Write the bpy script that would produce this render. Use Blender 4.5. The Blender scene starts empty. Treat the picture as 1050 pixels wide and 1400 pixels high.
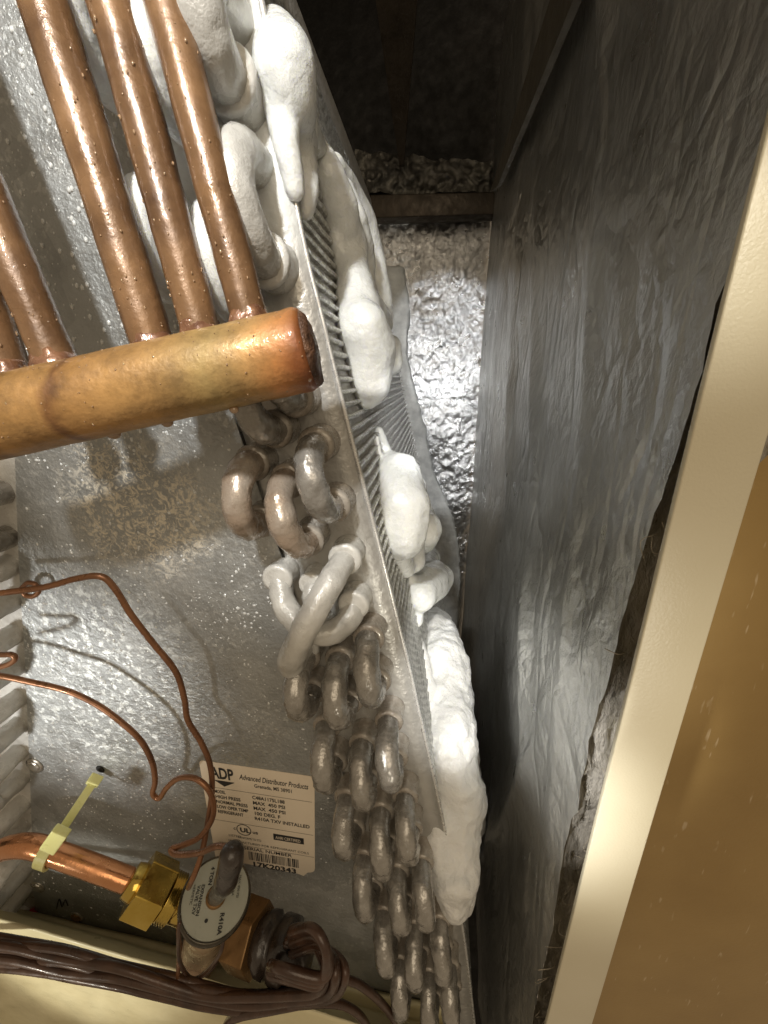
import bpy, bmesh, math, random
from mathutils import Vector, Matrix, noise
random.seed(7)
S = bpy.context.scene
COL = S.collection
# ------------------------------------------------------------------ camera
# world axes: X to the right along the coil's front sheet, Y into the cabinet, Z up; metres
W_IMG, H_IMG, F = 1050.0, 1400.0, 539.5
_Y = Vector((72, -188, F)).normalized()                 # cabinet depth seen by the lens
_Z = Vector((5, 1550, F)); _Z = -(_Z - _Y * _Z.dot(_Y)).normalized()
_X = _Y.cross(_Z)
def ray(px, py):                                        # direction through a point of the photograph
    c = Vector(((px - 525) / F, (py - 700) / F, 1.0))
    return Vector((_X.dot(c), _Y.dot(c), _Z.dot(c)))
def aty(px, py, y):
    r = ray(px, py); return r * (y / r.y)
def atx(px, py, x):
    r = ray(px, py); return r * (x / r.x)
def scale_at(p):                                        # metres per photo pixel at a point
    fwd = ray(525, 700)
    return p.dot(fwd) / F
cam = bpy.data.cameras.new("camera")
cam.sensor_fit = 'VERTICAL'; cam.sensor_height = 36.0
cam.lens = F / H_IMG * 36.0
cam.clip_start = 0.003; cam.clip_end = 50
co = bpy.data.objects.new("camera", cam); COL.objects.link(co)
right = Vector((_X.x, _Y.x, _Z.x)); down = Vector((_X.y, _Y.y, _Z.y)); fwd = Vector((_X.z, _Y.z, _Z.z))
co.matrix_world = Matrix((right, -down, -fwd)).transposed().to_4x4()
S.camera = co
# ------------------------------------------------------------------ light
w = bpy.data.worlds.new("World"); S.world = w; w.use_nodes = True
bg = w.node_tree.nodes['Background']
bg.inputs[0].default_value = (1.0, 0.78, 0.53, 1); bg.inputs[1].default_value = 0.30
S.view_settings.view_transform = 'Standard'; S.view_settings.look = 'None'
S.view_settings.exposure = 0; S.view_settings.gamma = 1
def spot(name, loc, target, power, angle, blend=0.25, color=(1, .98, .92), radius=.004):
    l = bpy.data.lights.new(name, 'SPOT'); l.energy = power; l.spot_size = math.radians(angle)
    l.spot_blend = blend; l.color = color; l.shadow_soft_size = radius
    o = bpy.data.objects.new(name, l); COL.objects.link(o); o.location = loc
    o.rotation_euler = (Vector(target) - Vector(loc)).to_track_quat('-Z', 'Y').to_euler()
    return o
def area(name, loc, target, power, size, color):
    l = bpy.data.lights.new(name, 'AREA'); l.energy = power; l.size = size; l.color = color
    o = bpy.data.objects.new(name, l); COL.objects.link(o); o.location = loc
    o.rotation_euler = (Vector(target) - Vector(loc)).to_track_quat('-Z', 'Y').to_euler()
COOL = (1, .985, .95)
D = 0.118                                               # front sheet of the coil
YB = 0.50                                               # back of the cabinet
XW = atx(656, 510, .05).x * 1.0
def cone(name, loc, target, edge, power, **k):           # a spot whose cone just reaches `edge`
    a = (Vector(target) - Vector(loc)).angle(Vector(edge) - Vector(loc)); return spot(name, loc, target, power, math.degrees(2 * a), **k)
cone("work_lamp_above", (-.055, -.11, .19), aty(300, 250, D), aty(380, 895, D), 4.0, blend=.15, color=COOL, radius=.011)
cone("work_lamp_left", (-.26, -.17, -.16), aty(85, 950, D), aty(315, 980, D), 3.9, blend=.8, color=COOL, radius=.02)
cone("fill_spot_back", (.012, .0, .03), aty(606, 465, YB), aty(606, 368, YB), 3.0, blend=.3, color=(.97, .98, 1), radius=.006)  # added fill spot for the back foil, no real lamp behind it
cone("fill_spot_deep", (.012, .0, .02), aty(592, 610, YB), aty(592, 500, YB), 3.0, blend=.5, color=(.97, .98, 1), radius=.006)  # second added spot, brightens the lower part of the back foil
spot("fill_spot_right", (.045, -.02, .0), (.012, .155, -.135), 1.6, 22, .5, COOL, .004)  # added to brighten the ice column
cone("fill_spot_wall", (-.10, -.08, -.05), aty(745, 1000, .12), aty(745, 850, .12), 3.8, blend=.8, color=COOL, radius=.01)  # added spot for the bright patch on the right foil wall
cone("fill_spot_low", (-.25, -.14, -.27), aty(110, 1300, .10), aty(300, 1370, .10), 2.0, blend=.7, color=(1, .95, .82), radius=.01)  # added spot that brightens the drain pan
cone("fill_spot_door", (.12, -.26, -.22), aty(850, 1080, .083), aty(960, 640, .083), 2.2, blend=.9, color=(1, .93, .78), radius=.01)  # added spot for the lower flange and tan panel
cone("fill_spot_jamb", (.08, -.10, .10), aty(1035, 330, .083), aty(985, 520, .083), 1.0, blend=.6, color=(1, .95, .82), radius=.01)  # added spot for the bright upper stretch of the flange
area("room_light", (.15, -.6, .45), (0, .2, -.1), 2.2, .6, (1, .83, .61))

# ------------------------------------------------------------------ materials
def new_mat(name):
    m = bpy.data.materials.new(name); m.use_nodes = True
    nt = m.node_tree; b = nt.nodes['Principled BSDF']
    return m, nt, b
def N(nt, t, **kw):
    n = nt.nodes.new(t)
    for k, v in kw.items():
        if k in n.inputs.keys() if isinstance(k, str) else False: n.inputs[k].default_value = v
        else: setattr(n, k, v)
    return n
def coords(nt, scale=(1, 1, 1), rot=(0, 0, 0)):
    tc = nt.nodes.new('ShaderNodeTexCoord'); mp = nt.nodes.new('ShaderNodeMapping')
    mp.inputs['Scale'].default_value = scale; mp.inputs['Rotation'].default_value = rot
    nt.links.new(tc.outputs['Object'], mp.inputs['Vector']); return mp.outputs['Vector']
def noise_t(nt, vec, scale, detail=4, rough=.55, dist=0):
    n = nt.nodes.new('ShaderNodeTexNoise'); n.inputs['Scale'].default_value = scale
    n.inputs['Detail'].default_value = detail; n.inputs['Roughness'].default_value = rough
    n.inputs['Distortion'].default_value = dist
    nt.links.new(vec, n.inputs['Vector']); return n.outputs['Fac']
def voro(nt, vec, scale, feature='F1'):
    n = nt.nodes.new('ShaderNodeTexVoronoi'); n.feature = feature; n.inputs['Scale'].default_value = scale
    nt.links.new(vec, n.inputs['Vector']); return n.outputs['Distance']
def ramp(nt, fac, stops):
    r = nt.nodes.new('ShaderNodeValToRGB'); e = r.color_ramp.elements
    while len(e) < len(stops): e.new(.5)
    for i, (p, c) in enumerate(stops):
        e[i].position = p; e[i].color = (c, c, c, 1) if not hasattr(c, '__len__') else (*c, 1)
    nt.links.new(fac, r.inputs['Fac']); return r.outputs['Color']
def mix(nt, fac, a, b, mode='MIX'):
    n = nt.nodes.new('ShaderNodeMix'); n.data_type = 'RGBA'; n.blend_type = mode
    for s, v in ((0, fac), (6, a), (7, b)):
        if hasattr(v, 'is_linked'): nt.links.new(v, n.inputs[s])
        elif s == 0: n.inputs[0].default_value = v
        else: n.inputs[s].default_value = (*v, 1)
    return n.outputs[2]
def bump(nt, b, h, dist, strength=1.0, prev=None):
    n = nt.nodes.new('ShaderNodeBump'); n.inputs['Distance'].default_value = dist
    n.inputs['Strength'].default_value = strength
    nt.links.new(h, n.inputs['Height'])
    if prev is not None: nt.links.new(prev, n.inputs['Normal'])
    if b is not None: nt.links.new(n.outputs[0], b.inputs['Normal']); nt.links.new(n.outputs[0], b.inputs['Coat Normal'])
    return n.outputs[0]
def simple(name, c1, c2, sc, rough=.4, metal=0.0, bscale=None, bdist=.0003, coat=0.0, rvar=.15, sss=0, stretch=(1, 1, 1), spec=.5):
    m, nt, b = new_mat(name); v = coords(nt, stretch)
    f = noise_t(nt, v, sc, 5, .6)
    nt.links.new(ramp(nt, f, [(.3, c1), (.7, c2)]), b.inputs['Base Color'])
    f2 = noise_t(nt, v, sc * 2.7, 3)
    nt.links.new(ramp(nt, f2, [(.3, max(.02, rough - rvar)), (.7, min(1, rough + rvar))]), b.inputs['Roughness'])
    b.inputs['Metallic'].default_value = metal; b.inputs['Coat Weight'].default_value = coat
    b.inputs['Coat Roughness'].default_value = .08; b.inputs['Specular IOR Level'].default_value = spec
    if sss:
        b.inputs['Subsurface Weight'].default_value = sss; b.inputs['Subsurface Radius'].default_value = (.006, .006, .007)
        b.inputs['Subsurface Scale'].default_value = .5
    if bscale: bump(nt, b, noise_t(nt, v, bscale, 4, .6), bdist)
    return m
M = {}
M['ice'] = simple('white_ice', (.74, .77, .77), (.85, .87, .86), 60, .34, 0, 420, .0006, .4, .16, .6)
M['rough_ice'] = simple('snowy_ice', (.84, .86, .86), (.92, .93, .92), 90, .5, 0, 320, .0011, .15, .15, .25)
M['frost_tube'] = simple('frosted_tube', (.38, .37, .34), (.72, .72, .69), 60, .35, .1, 260, .0006, .4, .15)
M['tan_tube'] = simple('thin_ice_on_copper', (.20, .185, .16), (.45, .435, .405), 110, .22, .45, 300, .0006, .9, .15)
M['copper_tube'] = simple('icy_copper_tube', (.31, .225, .155), (.48, .43, .37), 70, .24, .35, 260, .0006, .8, .15)
M['collar'] = simple('icy_collar', (.20, .165, .13), (.46, .43, .38), 120, .25, .15, 300, .0006, .9, .12)
M['copper'] = simple('wet_copper', (.085, .042, .02), (.35, .20, .095), 42, .33, .2, 600, .00014, .5, .12)
M['copper_head'] = simple('weathered_copper', (.22, .115, .045), (.53, .28, .095), 17, .38, .2, 700, .00012, .4, .14)
def header_mat():
    m, nt, b = new_mat('tarnished_copper'); v = coords(nt)
    tc = nt.nodes.new('ShaderNodeTexCoord'); sx = nt.nodes.new('ShaderNodeSeparateXYZ'); nt.links.new(tc.outputs['Object'], sx.inputs[0])
    ad = nt.nodes.new('ShaderNodeMath'); ad.operation = 'MULTIPLY_ADD'; ad.inputs[1].default_value = .012
    nt.links.new(noise_t(nt, v, 70, 4), ad.inputs[0]); nt.links.new(sx.outputs['X'], ad.inputs[2])
    x0, x1 = aty(0, 565, .080).x + .006, aty(425, 480, .092).x + .006
    mr = nt.nodes.new('ShaderNodeMapRange'); mr.inputs['From Min'].default_value = x0; mr.inputs['From Max'].default_value = x1; nt.links.new(ad.outputs[0], mr.inputs['Value'])
    tint = ramp(nt, mr.outputs[0], [(0, (.50, .28, .095)), (.06, (.30, .155, .05)), (.11, (.49, .27, .09)), (.26, (.48, .265, .09)), (.29, (.22, .10, .035)), (.33, (.46, .245, .08)), (.55, (.54, .31, .11)), (.74, (.48, .33, .125)), (.86, (.60, .35, .13)), (.95, (.62, .27, .085)), (1, (.30, .10, .03))])
    blot = ramp(nt, noise_t(nt, v, 70, 7, .75), [(.36, .46), (.6, .92)])
    nt.links.new(mix(nt, 1.0, tint, blot, 'MULTIPLY'), b.inputs['Base Color'])
    b.inputs['Metallic'].default_value = .2
    nt.links.new(ramp(nt, noise_t(nt, v, 120, 4), [(.3, .34), (.7, .62)]), b.inputs['Roughness']); b.inputs['Coat Weight'].default_value = .25; b.inputs['Coat Roughness'].default_value = .12
    bump(nt, b, noise_t(nt, v, 650, 3), .00018); return m
M['copper_head'] = header_mat()
M['bright_copper'] = simple('bright_copper', (.62, .27, .12), (.80, .42, .22), 40, .22, .9, 300, .0001)
M['wire_copper'] = simple('thin_copper_line', (.13, .06, .032), (.34, .16, .075), 60, .32, .5)
M['braze'] = simple('dark_braze', (.09, .035, .022), (.30, .15, .075), 150, .3, .2, 260, .0005, .9)
M['end_cap'] = simple('scorched_copper', (.035, .02, .014), (.17, .085, .045), 190, .5, .3, 380, .0012)
M['brass'] = simple('brass', (.55, .38, .07), (.75, .56, .16), 60, .2, 1, 200, .0001)
M['old_brass'] = simple('dull_brass', (.16, .088, .032), (.32, .185, .075), 70, .35, .6, 200, .0002)
M['dark_tube'] = simple('dark_brown_tube', (.03, .014, .008), (.10, .052, .032), 60, .36, .1, 200, .0002, .2)
M['black_part'] = simple('dark_plastic', (.014, .011, .009), (.05, .036, .028), 90, .35, 0, 250, .0004, .4)
M['valve_body'] = simple('pale_copper_body', (.50, .33, .20), (.68, .50, .34), 60, .32, .4, 250, .0002)
M['rim'] = simple('dark_steel_rim', (.05, .045, .035), (.13, .11, .08), 100, .3, .7)
M['cream'] = simple('cream_plastic', (.66, .59, .36), (.76, .70, .46), 30, .42, 0, 60, .0006)
M['tie'] = simple('pale_yellow_nylon', (.66, .66, .24), (.76, .76, .36), 60, .35, 0, sss=.2)
M['red'] = simple('red_plastic', (.45, .015, .03), (.6, .04, .07), 60, .35)
M['screw'] = simple('screw_steel', (.42, .40, .36), (.62, .60, .55), 80, .3, .8)
M['ink'] = simple('black_ink', (.012, .012, .014), (.03, .03, .03), 60, .6)
M['label'] = simple('cream_label_paper', (.80, .70, .56), (.84, .745, .60), 40, .5, 0)
M['disc'] = simple('pale_valve_sticker', (.34, .35, .295), (.44, .45, .38), 50, .4, 0)
M['black'] = simple('shade_black', (.003, .003, .0028), (.009, .008, .007), 40, .7, 0, 120, .001)  # near-black colour stands in for the unlit upper cavity
M['dark_metal'] = simple('dark_bracket', (.035, .028, .02), (.07, .055, .04), 40, .45, .5, 150, .0005)
M['fibre'] = simple('dark_fibre', (.20, .18, .15), (.48, .45, .40), 90, .4, .2, 300, .0018, stretch=(1, 1, .35))
M['hole'] = simple('dark_hole', (.004, .004, .003), (.01, .01, .008), 60, .8)
# beige painted steel
m, nt, b = new_mat('beige_paint'); M['paint'] = m
v = coords(nt); f = noise_t(nt, v, 25, 5); nt.links.new(ramp(nt, f, [(.3, (.64, .59, .435)), (.7, (.69, .64, .49))]), b.inputs['Base Color'])
b.inputs['Roughness'].default_value = .38; bump(nt, b, noise_t(nt, v, 1500, 2), .00008)
# tan panel with fine scratches
m, nt, b = new_mat('tan_scratched_paint'); M['tan'] = m
v = coords(nt); f = noise_t(nt, v, 18, 5)
base = ramp(nt, f, [(.25, (.30, .19, .06)), (.75, (.39, .26, .092))])
v2 = coords(nt, (520, 1, 70), (0, .45, 0)); s = noise_t(nt, v2, 1, 2, .4)
sc = ramp(nt, s, [(.64, 0.0), (.68, 1.0)])
k = noise_t(nt, v, 60, 2); kk = ramp(nt, k, [(.55, 0.0), (.62, 1.0)])
mm = nt.nodes.new('ShaderNodeMath'); mm.operation = 'MULTIPLY'; nt.links.new(sc, mm.inputs[0]); nt.links.new(kk, mm.inputs[1])
nt.links.new(mix(nt, mm.outputs[0], base, (.5, .38, .22)), b.inputs['Base Color'])
b.inputs['Roughness'].default_value = .42; bump(nt, b, noise_t(nt, v, 700, 3), .0001)
# galvanised sheet, wet, with a mineral patch
PATCH = aty(190, 690, D)
def galv(name, frost):
    m, nt, b = new_mat(name); v = coords(nt)
    vs = nt.nodes.new('ShaderNodeTexVoronoi'); vs.inputs['Scale'].default_value = 130; nt.links.new(v, vs.inputs['Vector'])
    sp = nt.nodes.new('ShaderNodeRGBToBW'); nt.links.new(vs.outputs['Color'], sp.inputs[0])
    f = noise_t(nt, v, 28, 6, .65)
    c = ramp(nt, f, [(.28, (.33, .345, .345)), (.72, (.46, .475, .475))])
    c = mix(nt, .16, c, ramp(nt, sp.outputs[0], [(.2, .25), (.8, .75)]), 'OVERLAY')
    # flecks of frost and dried water in clusters, plus painted sparkle at lower left
    tg = nt.nodes.new('ShaderNodeTexCoord'); dg_ = nt.nodes.new('ShaderNodeVectorMath'); dg_.operation = 'DISTANCE'; dg_.inputs[1].default_value = aty(130, 930, D)
    nt.links.new(tg.outputs['Object'], dg_.inputs[0])
    da = nt.nodes.new('ShaderNodeMath'); da.operation = 'MULTIPLY_ADD'; da.inputs[1].default_value = -.05; nt.links.new(noise_t(nt, v, 45, 4), da.inputs[0]); nt.links.new(dg_.outputs['Value'], da.inputs[2])
    near = ramp(nt, da.outputs[0], [(.0, 1.0), (.04, 0.0)])
    fl2 = ramp(nt, noise_t(nt, v, 300, 4, .6), [(.52, 0.0), (.60, 1.0)])
    fm2 = nt.nodes.new('ShaderNodeMath'); fm2.operation = 'MULTIPLY'; nt.links.new(near, fm2.inputs[0]); nt.links.new(fl2, fm2.inputs[1])
    c = mix(nt, fm2.outputs[0], c, (.80, .83, .82))
    cl = ramp(nt, noise_t(nt, v, 30, 3, .6), [(.46, 0.0), (.72, .7)])
    fl = ramp(nt, noise_t(nt, v, 430, 3, .65), [(.54, 0.0), (.62, 1.0)])
    fm = nt.nodes.new('ShaderNodeMath'); fm.operation = 'MULTIPLY'; nt.links.new(cl, fm.inputs[0]); nt.links.new(fl, fm.inputs[1])
    c = mix(nt, fm.outputs[0], c, (.72, .74, .72))
    if frost:
        geo = nt.nodes.new('ShaderNodeTexCoord')
        sub = nt.nodes.new('ShaderNodeVectorMath'); sub.operation = 'DISTANCE'; sub.inputs[1].default_value = PATCH
        nt.links.new(geo.outputs['Object'], sub.inputs[0])
        wob = noise_t(nt, v, 60, 3)
        ad = nt.nodes.new('ShaderNodeMath'); ad.operation = 'MULTIPLY_ADD'; ad.inputs[1].default_value = -.03; nt.links.new(wob, ad.inputs[0]); nt.links.new(sub.outputs['Value'], ad.inputs[2])
        mask = ramp(nt, ad.outputs[0], [(.002, 1.0), (.016, 0.0)])
        lace = ramp(nt, noise_t(nt, v, 380, 4, .7, 1.5), [(.47, 0.0), (.58, 1.0)])
        mu = nt.nodes.new('ShaderNodeMath'); mu.operation = 'MULTIPLY'; nt.links.new(mask, mu.inputs[0]); nt.links.new(lace, mu.inputs[1])
        mu2 = nt.nodes.new('ShaderNodeMath'); mu2.operation = 'MULTIPLY'; mu2.inputs[1].default_value = .85; nt.links.new(mu.outputs[0], mu2.inputs[0])
        c = mix(nt, mu2.outputs[0], c, (.74, .68, .55))
        inv = nt.nodes.new('ShaderNodeMath'); inv.operation = 'MULTIPLY_ADD'; inv.inputs[1].default_value = -.7; inv.inputs[2].default_value = .7
        nt.links.new(mu.outputs[0], inv.inputs[0]); nt.links.new(inv.outputs[0], b.inputs['Metallic'])
    else: b.inputs['Metallic'].default_value = .75
    nt.links.new(c, b.inputs['Base Color'])
    nt.links.new(ramp(nt, noise_t(nt, v, 90, 4), [(.3, .34), (.7, .58)]), b.inputs['Roughness'])
    n1 = bump(nt, None, noise_t(nt, v, 520, 4, .65), .0006)
    bump(nt, b, noise_t(nt, v, 22, 3), .0008, 1, n1)
    return m
M['galv'] = galv('wet_galvanised_sheet', True); M['galv_plain'] = galv('galvanised_sheet', False)
# tube sheet: galvanised, frosting over towards its top
m, nt, b = new_mat('tube_sheet_steel'); M['sheet'] = m
v = coords(nt); tc = nt.nodes.new('ShaderNodeTexCoord'); sx = nt.nodes.new('ShaderNodeSeparateXYZ'); nt.links.new(tc.outputs['Object'], sx.inputs[0])
ad = nt.nodes.new('ShaderNodeMath'); ad.operation = 'MULTIPLY_ADD'; ad.inputs[1].default_value = .03
nt.links.new(noise_t(nt, v, 60, 4), ad.inputs[0]); nt.links.new(sx.outputs['Z'], ad.inputs[2])
fr = ramp(nt, ad.outputs[0], [(.035, 0.0), (.06, 1.0)])
c = ramp(nt, noise_t(nt, v, 40, 5), [(.3, (.40, .395, .375)), (.7, (.55, .55, .53))])
nt.links.new(mix(nt, fr, c, (.74, .765, .76)), b.inputs['Base Color'])
mr = nt.nodes.new('ShaderNodeMapRange'); mr.inputs['To Min'].default_value = .45; mr.inputs['To Max'].default_value = 0; nt.links.new(fr, mr.inputs['Value']); nt.links.new(mr.outputs[0], b.inputs['Metallic'])
b.inputs['Roughness'].default_value = .36; b.inputs['Coat Weight'].default_value = .3
bump(nt, b, noise_t(nt, v, 330, 4), .0005)
# fins
m, nt, b = new_mat('aluminium_fin'); M['fin'] = m
v = coords(nt); f = noise_t(nt, v, 350, 4, .7)
nt.links.new(ramp(nt, f, [(.3, (.32, .32, .30)), (.65, (.82, .82, .79))]), b.inputs['Base Color'])
b.inputs['Metallic'].default_value = .6; b.inputs['Roughness'].default_value = .3
bump(nt, b, noise_t(nt, v, 900, 3), .0006)
# crinkled foil
def foil(name, c1, c2, metal, rough, scl, dist, streak=None, grid=False):
    m, nt, b = new_mat(name); v = coords(nt)
    f = noise_t(nt, v, 30, 4)
    nt.links.new(ramp(nt, f, [(.3, c1), (.7, c2)]), b.inputs['Base Color'])
    b.inputs['Metallic'].default_value = metal
    nt.links.new(ramp(nt, noise_t(nt, v, 50, 3), [(.3, rough - .06), (.7, rough + .1)]), b.inputs['Roughness'])
    h = noise_t(nt, v, scl, 5, .7, .6)
    n1 = bump(nt, None, h, dist)
    n1 = bump(nt, None, voro(nt, v, scl * .6, 'DISTANCE_TO_EDGE'), dist * 1.0, .5, n1)
    if streak:
        for (sc_, rot, dd) in streak:
            # thin irregular creases: ridges of a stretched, distorted noise
            q = noise_t(nt, coords(nt, sc_, rot), 1, 3, .5, .4)
            rr = ramp(nt, q, [(.46, 0.0), (.5, 1.0), (.54, 0.0)])
            n1 = bump(nt, None, rr, dd, .7, n1)
    nt.links.new(n1, b.inputs['Normal']); return m
M['foil'] = foil('crinkled_foil', (.46, .47, .48), (.70, .71, .72), 1, .30, 240, .0010)
m, nt, b = new_mat('dull_creased_foil'); M['wall_foil'] = m
v = coords(nt)
nt.links.new(ramp(nt, noise_t(nt, v, 16, 5, .65), [(.3, (.40, .40, .38)), (.7, (.62, .62, .59))]), b.inputs['Base Color'])
b.inputs['Metallic'].default_value = .7
nt.links.new(ramp(nt, noise_t(nt, v, 40, 3), [(.3, .26), (.7, .44)]), b.inputs['Roughness'])
n1 = None
for (sc_, rot, w_, dd) in (((12, 12, 7), (.6, 0, 0), .06, .0010), ((15, 15, 6), (-.5, 0, 0), .05, .0007), ((40, 40, 26), (.4, 0, 0), .12, .0005), ((150, 150, 95), (.5, 0, 0), .3, .0003)):
    vv_ = coords(nt, sc_, rot); wv_ = nt.nodes.new('ShaderNodeTexNoise'); wv_.inputs['Scale'].default_value = 1.3; nt.links.new(vv_, wv_.inputs['Vector'])
    va_ = nt.nodes.new('ShaderNodeVectorMath'); va_.operation = 'MULTIPLY_ADD'; va_.inputs[1].default_value = (.9, .9, .9); nt.links.new(wv_.outputs['Color'], va_.inputs[0]); nt.links.new(vv_, va_.inputs[2])
    e_ = voro(nt, va_.outputs[0], 1, 'DISTANCE_TO_EDGE')
    n1 = bump(nt, None, ramp(nt, e_, [(0, 0.0), (w_, 1.0)]), dd, .8, n1)
bump(nt, b, noise_t(nt, v, 170, 4, .65), .0007, 1, n1)
def bead(name, c, rough=.06):
    m, nt, b = new_mat(name); b.inputs['Base Color'].default_value = (*c, 1); b.inputs['Roughness'].default_value = rough
    b.inputs['Specular IOR Level'].default_value = .9; b.inputs['Coat Weight'].default_value = 1; b.inputs['Coat Roughness'].default_value = .03; return m
M['bead_copper'] = bead('water_on_copper', (.34, .22, .125)); M['bead_steel'] = bead('frost_beads', (.68, .70, .69), .1)

# ------------------------------------------------------------------ builders
def thing(name, label, cat, loc=(0, 0, 0), group=None):
    o = bpy.data.objects.new(name, None); o.empty_display_size = .01; COL.objects.link(o); o.location = loc
    o['label'] = label; o['category'] = cat
    if group: o['group'] = group
    return o
def tag(o, label, cat, group=None):
    o['label'] = label; o['category'] = cat
    if group: o['group'] = group
    return o
def world_loc(o):
    p = Vector((0, 0, 0))
    while o: p = p + o.location; o = o.parent
    return p
def obj(name, bm, mat, parent=None, origin=None, smooth=True, kind=None):
    """bm holds world coordinates; the object's origin goes to its own middle (or `origin`)."""
    if not isinstance(bm, bpy.types.Mesh):
        me = bpy.data.meshes.new(name); bmesh.ops.recalc_face_normals(bm, faces=bm.faces); bm.to_mesh(me); bm.free()
    else: me = bm; me.name = name
    if origin is None: origin = world_loc(parent) if parent else Vector((0, 0, 0))
    me.transform(Matrix.Translation(-origin))
    if smooth:
        for p in me.polygons: p.use_smooth = True
    if mat is not None: me.materials.append(mat)
    o = bpy.data.objects.new(name, me); COL.objects.link(o)
    o.location = origin
    if parent: o.parent = parent; o.location = origin - world_loc(parent)
    if kind: o['kind'] = kind
    return o
def catmull(pts, n=8):
    pts = [Vector(p) for p in pts]; out = []
    P = [pts[0] * 2 - pts[1]] + pts + [pts[-1] * 2 - pts[-2]]
    for i in range(1, len(P) - 2):
        a, b_, c_, d = P[i - 1:i + 3]
        for j in range(n):
            t = j / n
            out.append(.5 * ((2 * b_) + (c_ - a) * t + (2 * a - 5 * b_ + 4 * c_ - d) * t * t + (3 * b_ - a - 3 * c_ + d) * t ** 3))
    out.append(pts[-1]); return out
def tube(bm, pts, rad, seg=14, caps='round', wob=0, wsc=120, seed=0):
    n = len(pts); R = rad if hasattr(rad, '__len__') else [rad] * n
    pts = [Vector(p) for p in pts]; pts2 = list(pts); R = list(R)
    T0 = (pts[1] - pts[0]).normalized(); T1 = (pts[-1] - pts[-2]).normalized()
    if caps == 'round':
        pre = [(pts[0] - T0 * R[0] * math.sin(a), R[0] * math.cos(a)) for a in (1.45, 1.1, .7, .35)]
        post = [(pts[-1] + T1 * R[-1] * math.sin(a), R[-1] * math.cos(a)) for a in (.35, .7, 1.1, 1.45)]
        pts2 = [p for p, _ in pre] + pts + [p for p, _ in post]; R = [r for _, r in pre] + R + [r for _, r in post]
    u = None; rings = []
    for i, p in enumerate(pts2):
        t = (pts2[min(i + 1, len(pts2) - 1)] - pts2[max(i - 1, 0)]).normalized()
        if u is None: u = t.orthogonal().normalized()
        u = (u - t * u.dot(t)).normalized(); v_ = t.cross(u); ring = []
        for k in range(seg):
            a = 2 * math.pi * k / seg; d = u * math.cos(a) + v_ * math.sin(a); q = p + d * R[i]
            if wob: q = q + d * (wob * noise.noise(q * wsc + Vector((seed, 0, 0))))
            ring.append(bm.verts.new(q))
        rings.append(ring)
    for a, b_ in zip(rings, rings[1:]):
        for k in range(seg): bm.faces.new((a[k], a[(k + 1) % seg], b_[(k + 1) % seg], b_[k]))
    bm.faces.new(rings[0][::-1]); bm.faces.new(rings[-1]); return bm
def prism(bm, pts, vec):
    a = [bm.verts.new(p) for p in pts]; b_ = [bm.verts.new(Vector(p) + vec) for p in pts]; n = len(pts)
    bm.faces.new(a); bm.faces.new(b_[::-1])
    for i in range(n): bm.faces.new((a[i], b_[i], b_[(i + 1) % n], a[(i + 1) % n]))
    return bm
def bevel(bm, w_, seg=2):
    bmesh.ops.bevel(bm, geom=list(bm.edges), offset=w_, segments=seg, affect='EDGES', profile=.6); return bm
def box(bm, lo, hi):
    (x0, y0, z0), (x1, y1, z1) = lo, hi
    return prism(bm, [Vector((x0, y0, z0)), Vector((x1, y0, z0)), Vector((x1, y0, z1)), Vector((x0, y0, z1))], Vector((0, y1 - y0, 0)))
def hexnut(bm, c, ax, r, length, rot=0, n=6):
    ax = ax.normalized(); u = ax.orthogonal().normalized(); v_ = ax.cross(u)
    pts = [c - ax * length / 2 + (u * math.cos(rot + 2 * math.pi * k / n) + v_ * math.sin(rot + 2 * math.pi * k / n)) * r for k in range(n)]
    return prism(bm, pts, ax * length)
def lathe(bm, c, ax, prof, seg=40, close=True):
    ax = ax.normalized(); u = ax.orthogonal().normalized(); v_ = ax.cross(u); rings = []
    for (r, h) in prof:
        rings.append([bm.verts.new(c + ax * h + (u * math.cos(2 * math.pi * k / seg) + v_ * math.sin(2 * math.pi * k / seg)) * max(r, 1e-6)) for k in range(seg)])
    for a, b_ in zip(rings, rings[1:]):
        for k in range(seg): bm.faces.new((a[k], a[(k + 1) % seg], b_[(k + 1) % seg], b_[k]))
    bm.faces.new(rings[0][::-1]); bm.faces.new(rings[-1]); return bm
def sphere(bm, c, r, sub=2, sc=(1, 1, 1)):
    m_ = Matrix.Translation(c) @ Matrix.Diagonal((*[r * s for s in sc], 1)); bmesh.ops.create_icosphere(bm, subdivisions=sub, radius=1, matrix=m_); return bm
def grid_quad(bm, c00, c10, c11, c01, nu, nv, disp=None):
    V = [[None] * (nv + 1) for _ in range(nu + 1)]
    nrm = (c10 - c00).cross(c01 - c00).normalized()
    for i in range(nu + 1):
        for j in range(nv + 1):
            a, b_ = i / nu, j / nv
            p = c00 * (1 - a) * (1 - b_) + c10 * a * (1 - b_) + c11 * a * b_ + c01 * (1 - a) * b_
            if disp: p = p + nrm * disp(p, a, b_)
            V[i][j] = bm.verts.new(p)
    for i in range(nu):
        for j in range(nv): bm.faces.new((V[i][j], V[i + 1][j], V[i + 1][j + 1], V[i][j + 1]))
    return V
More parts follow.
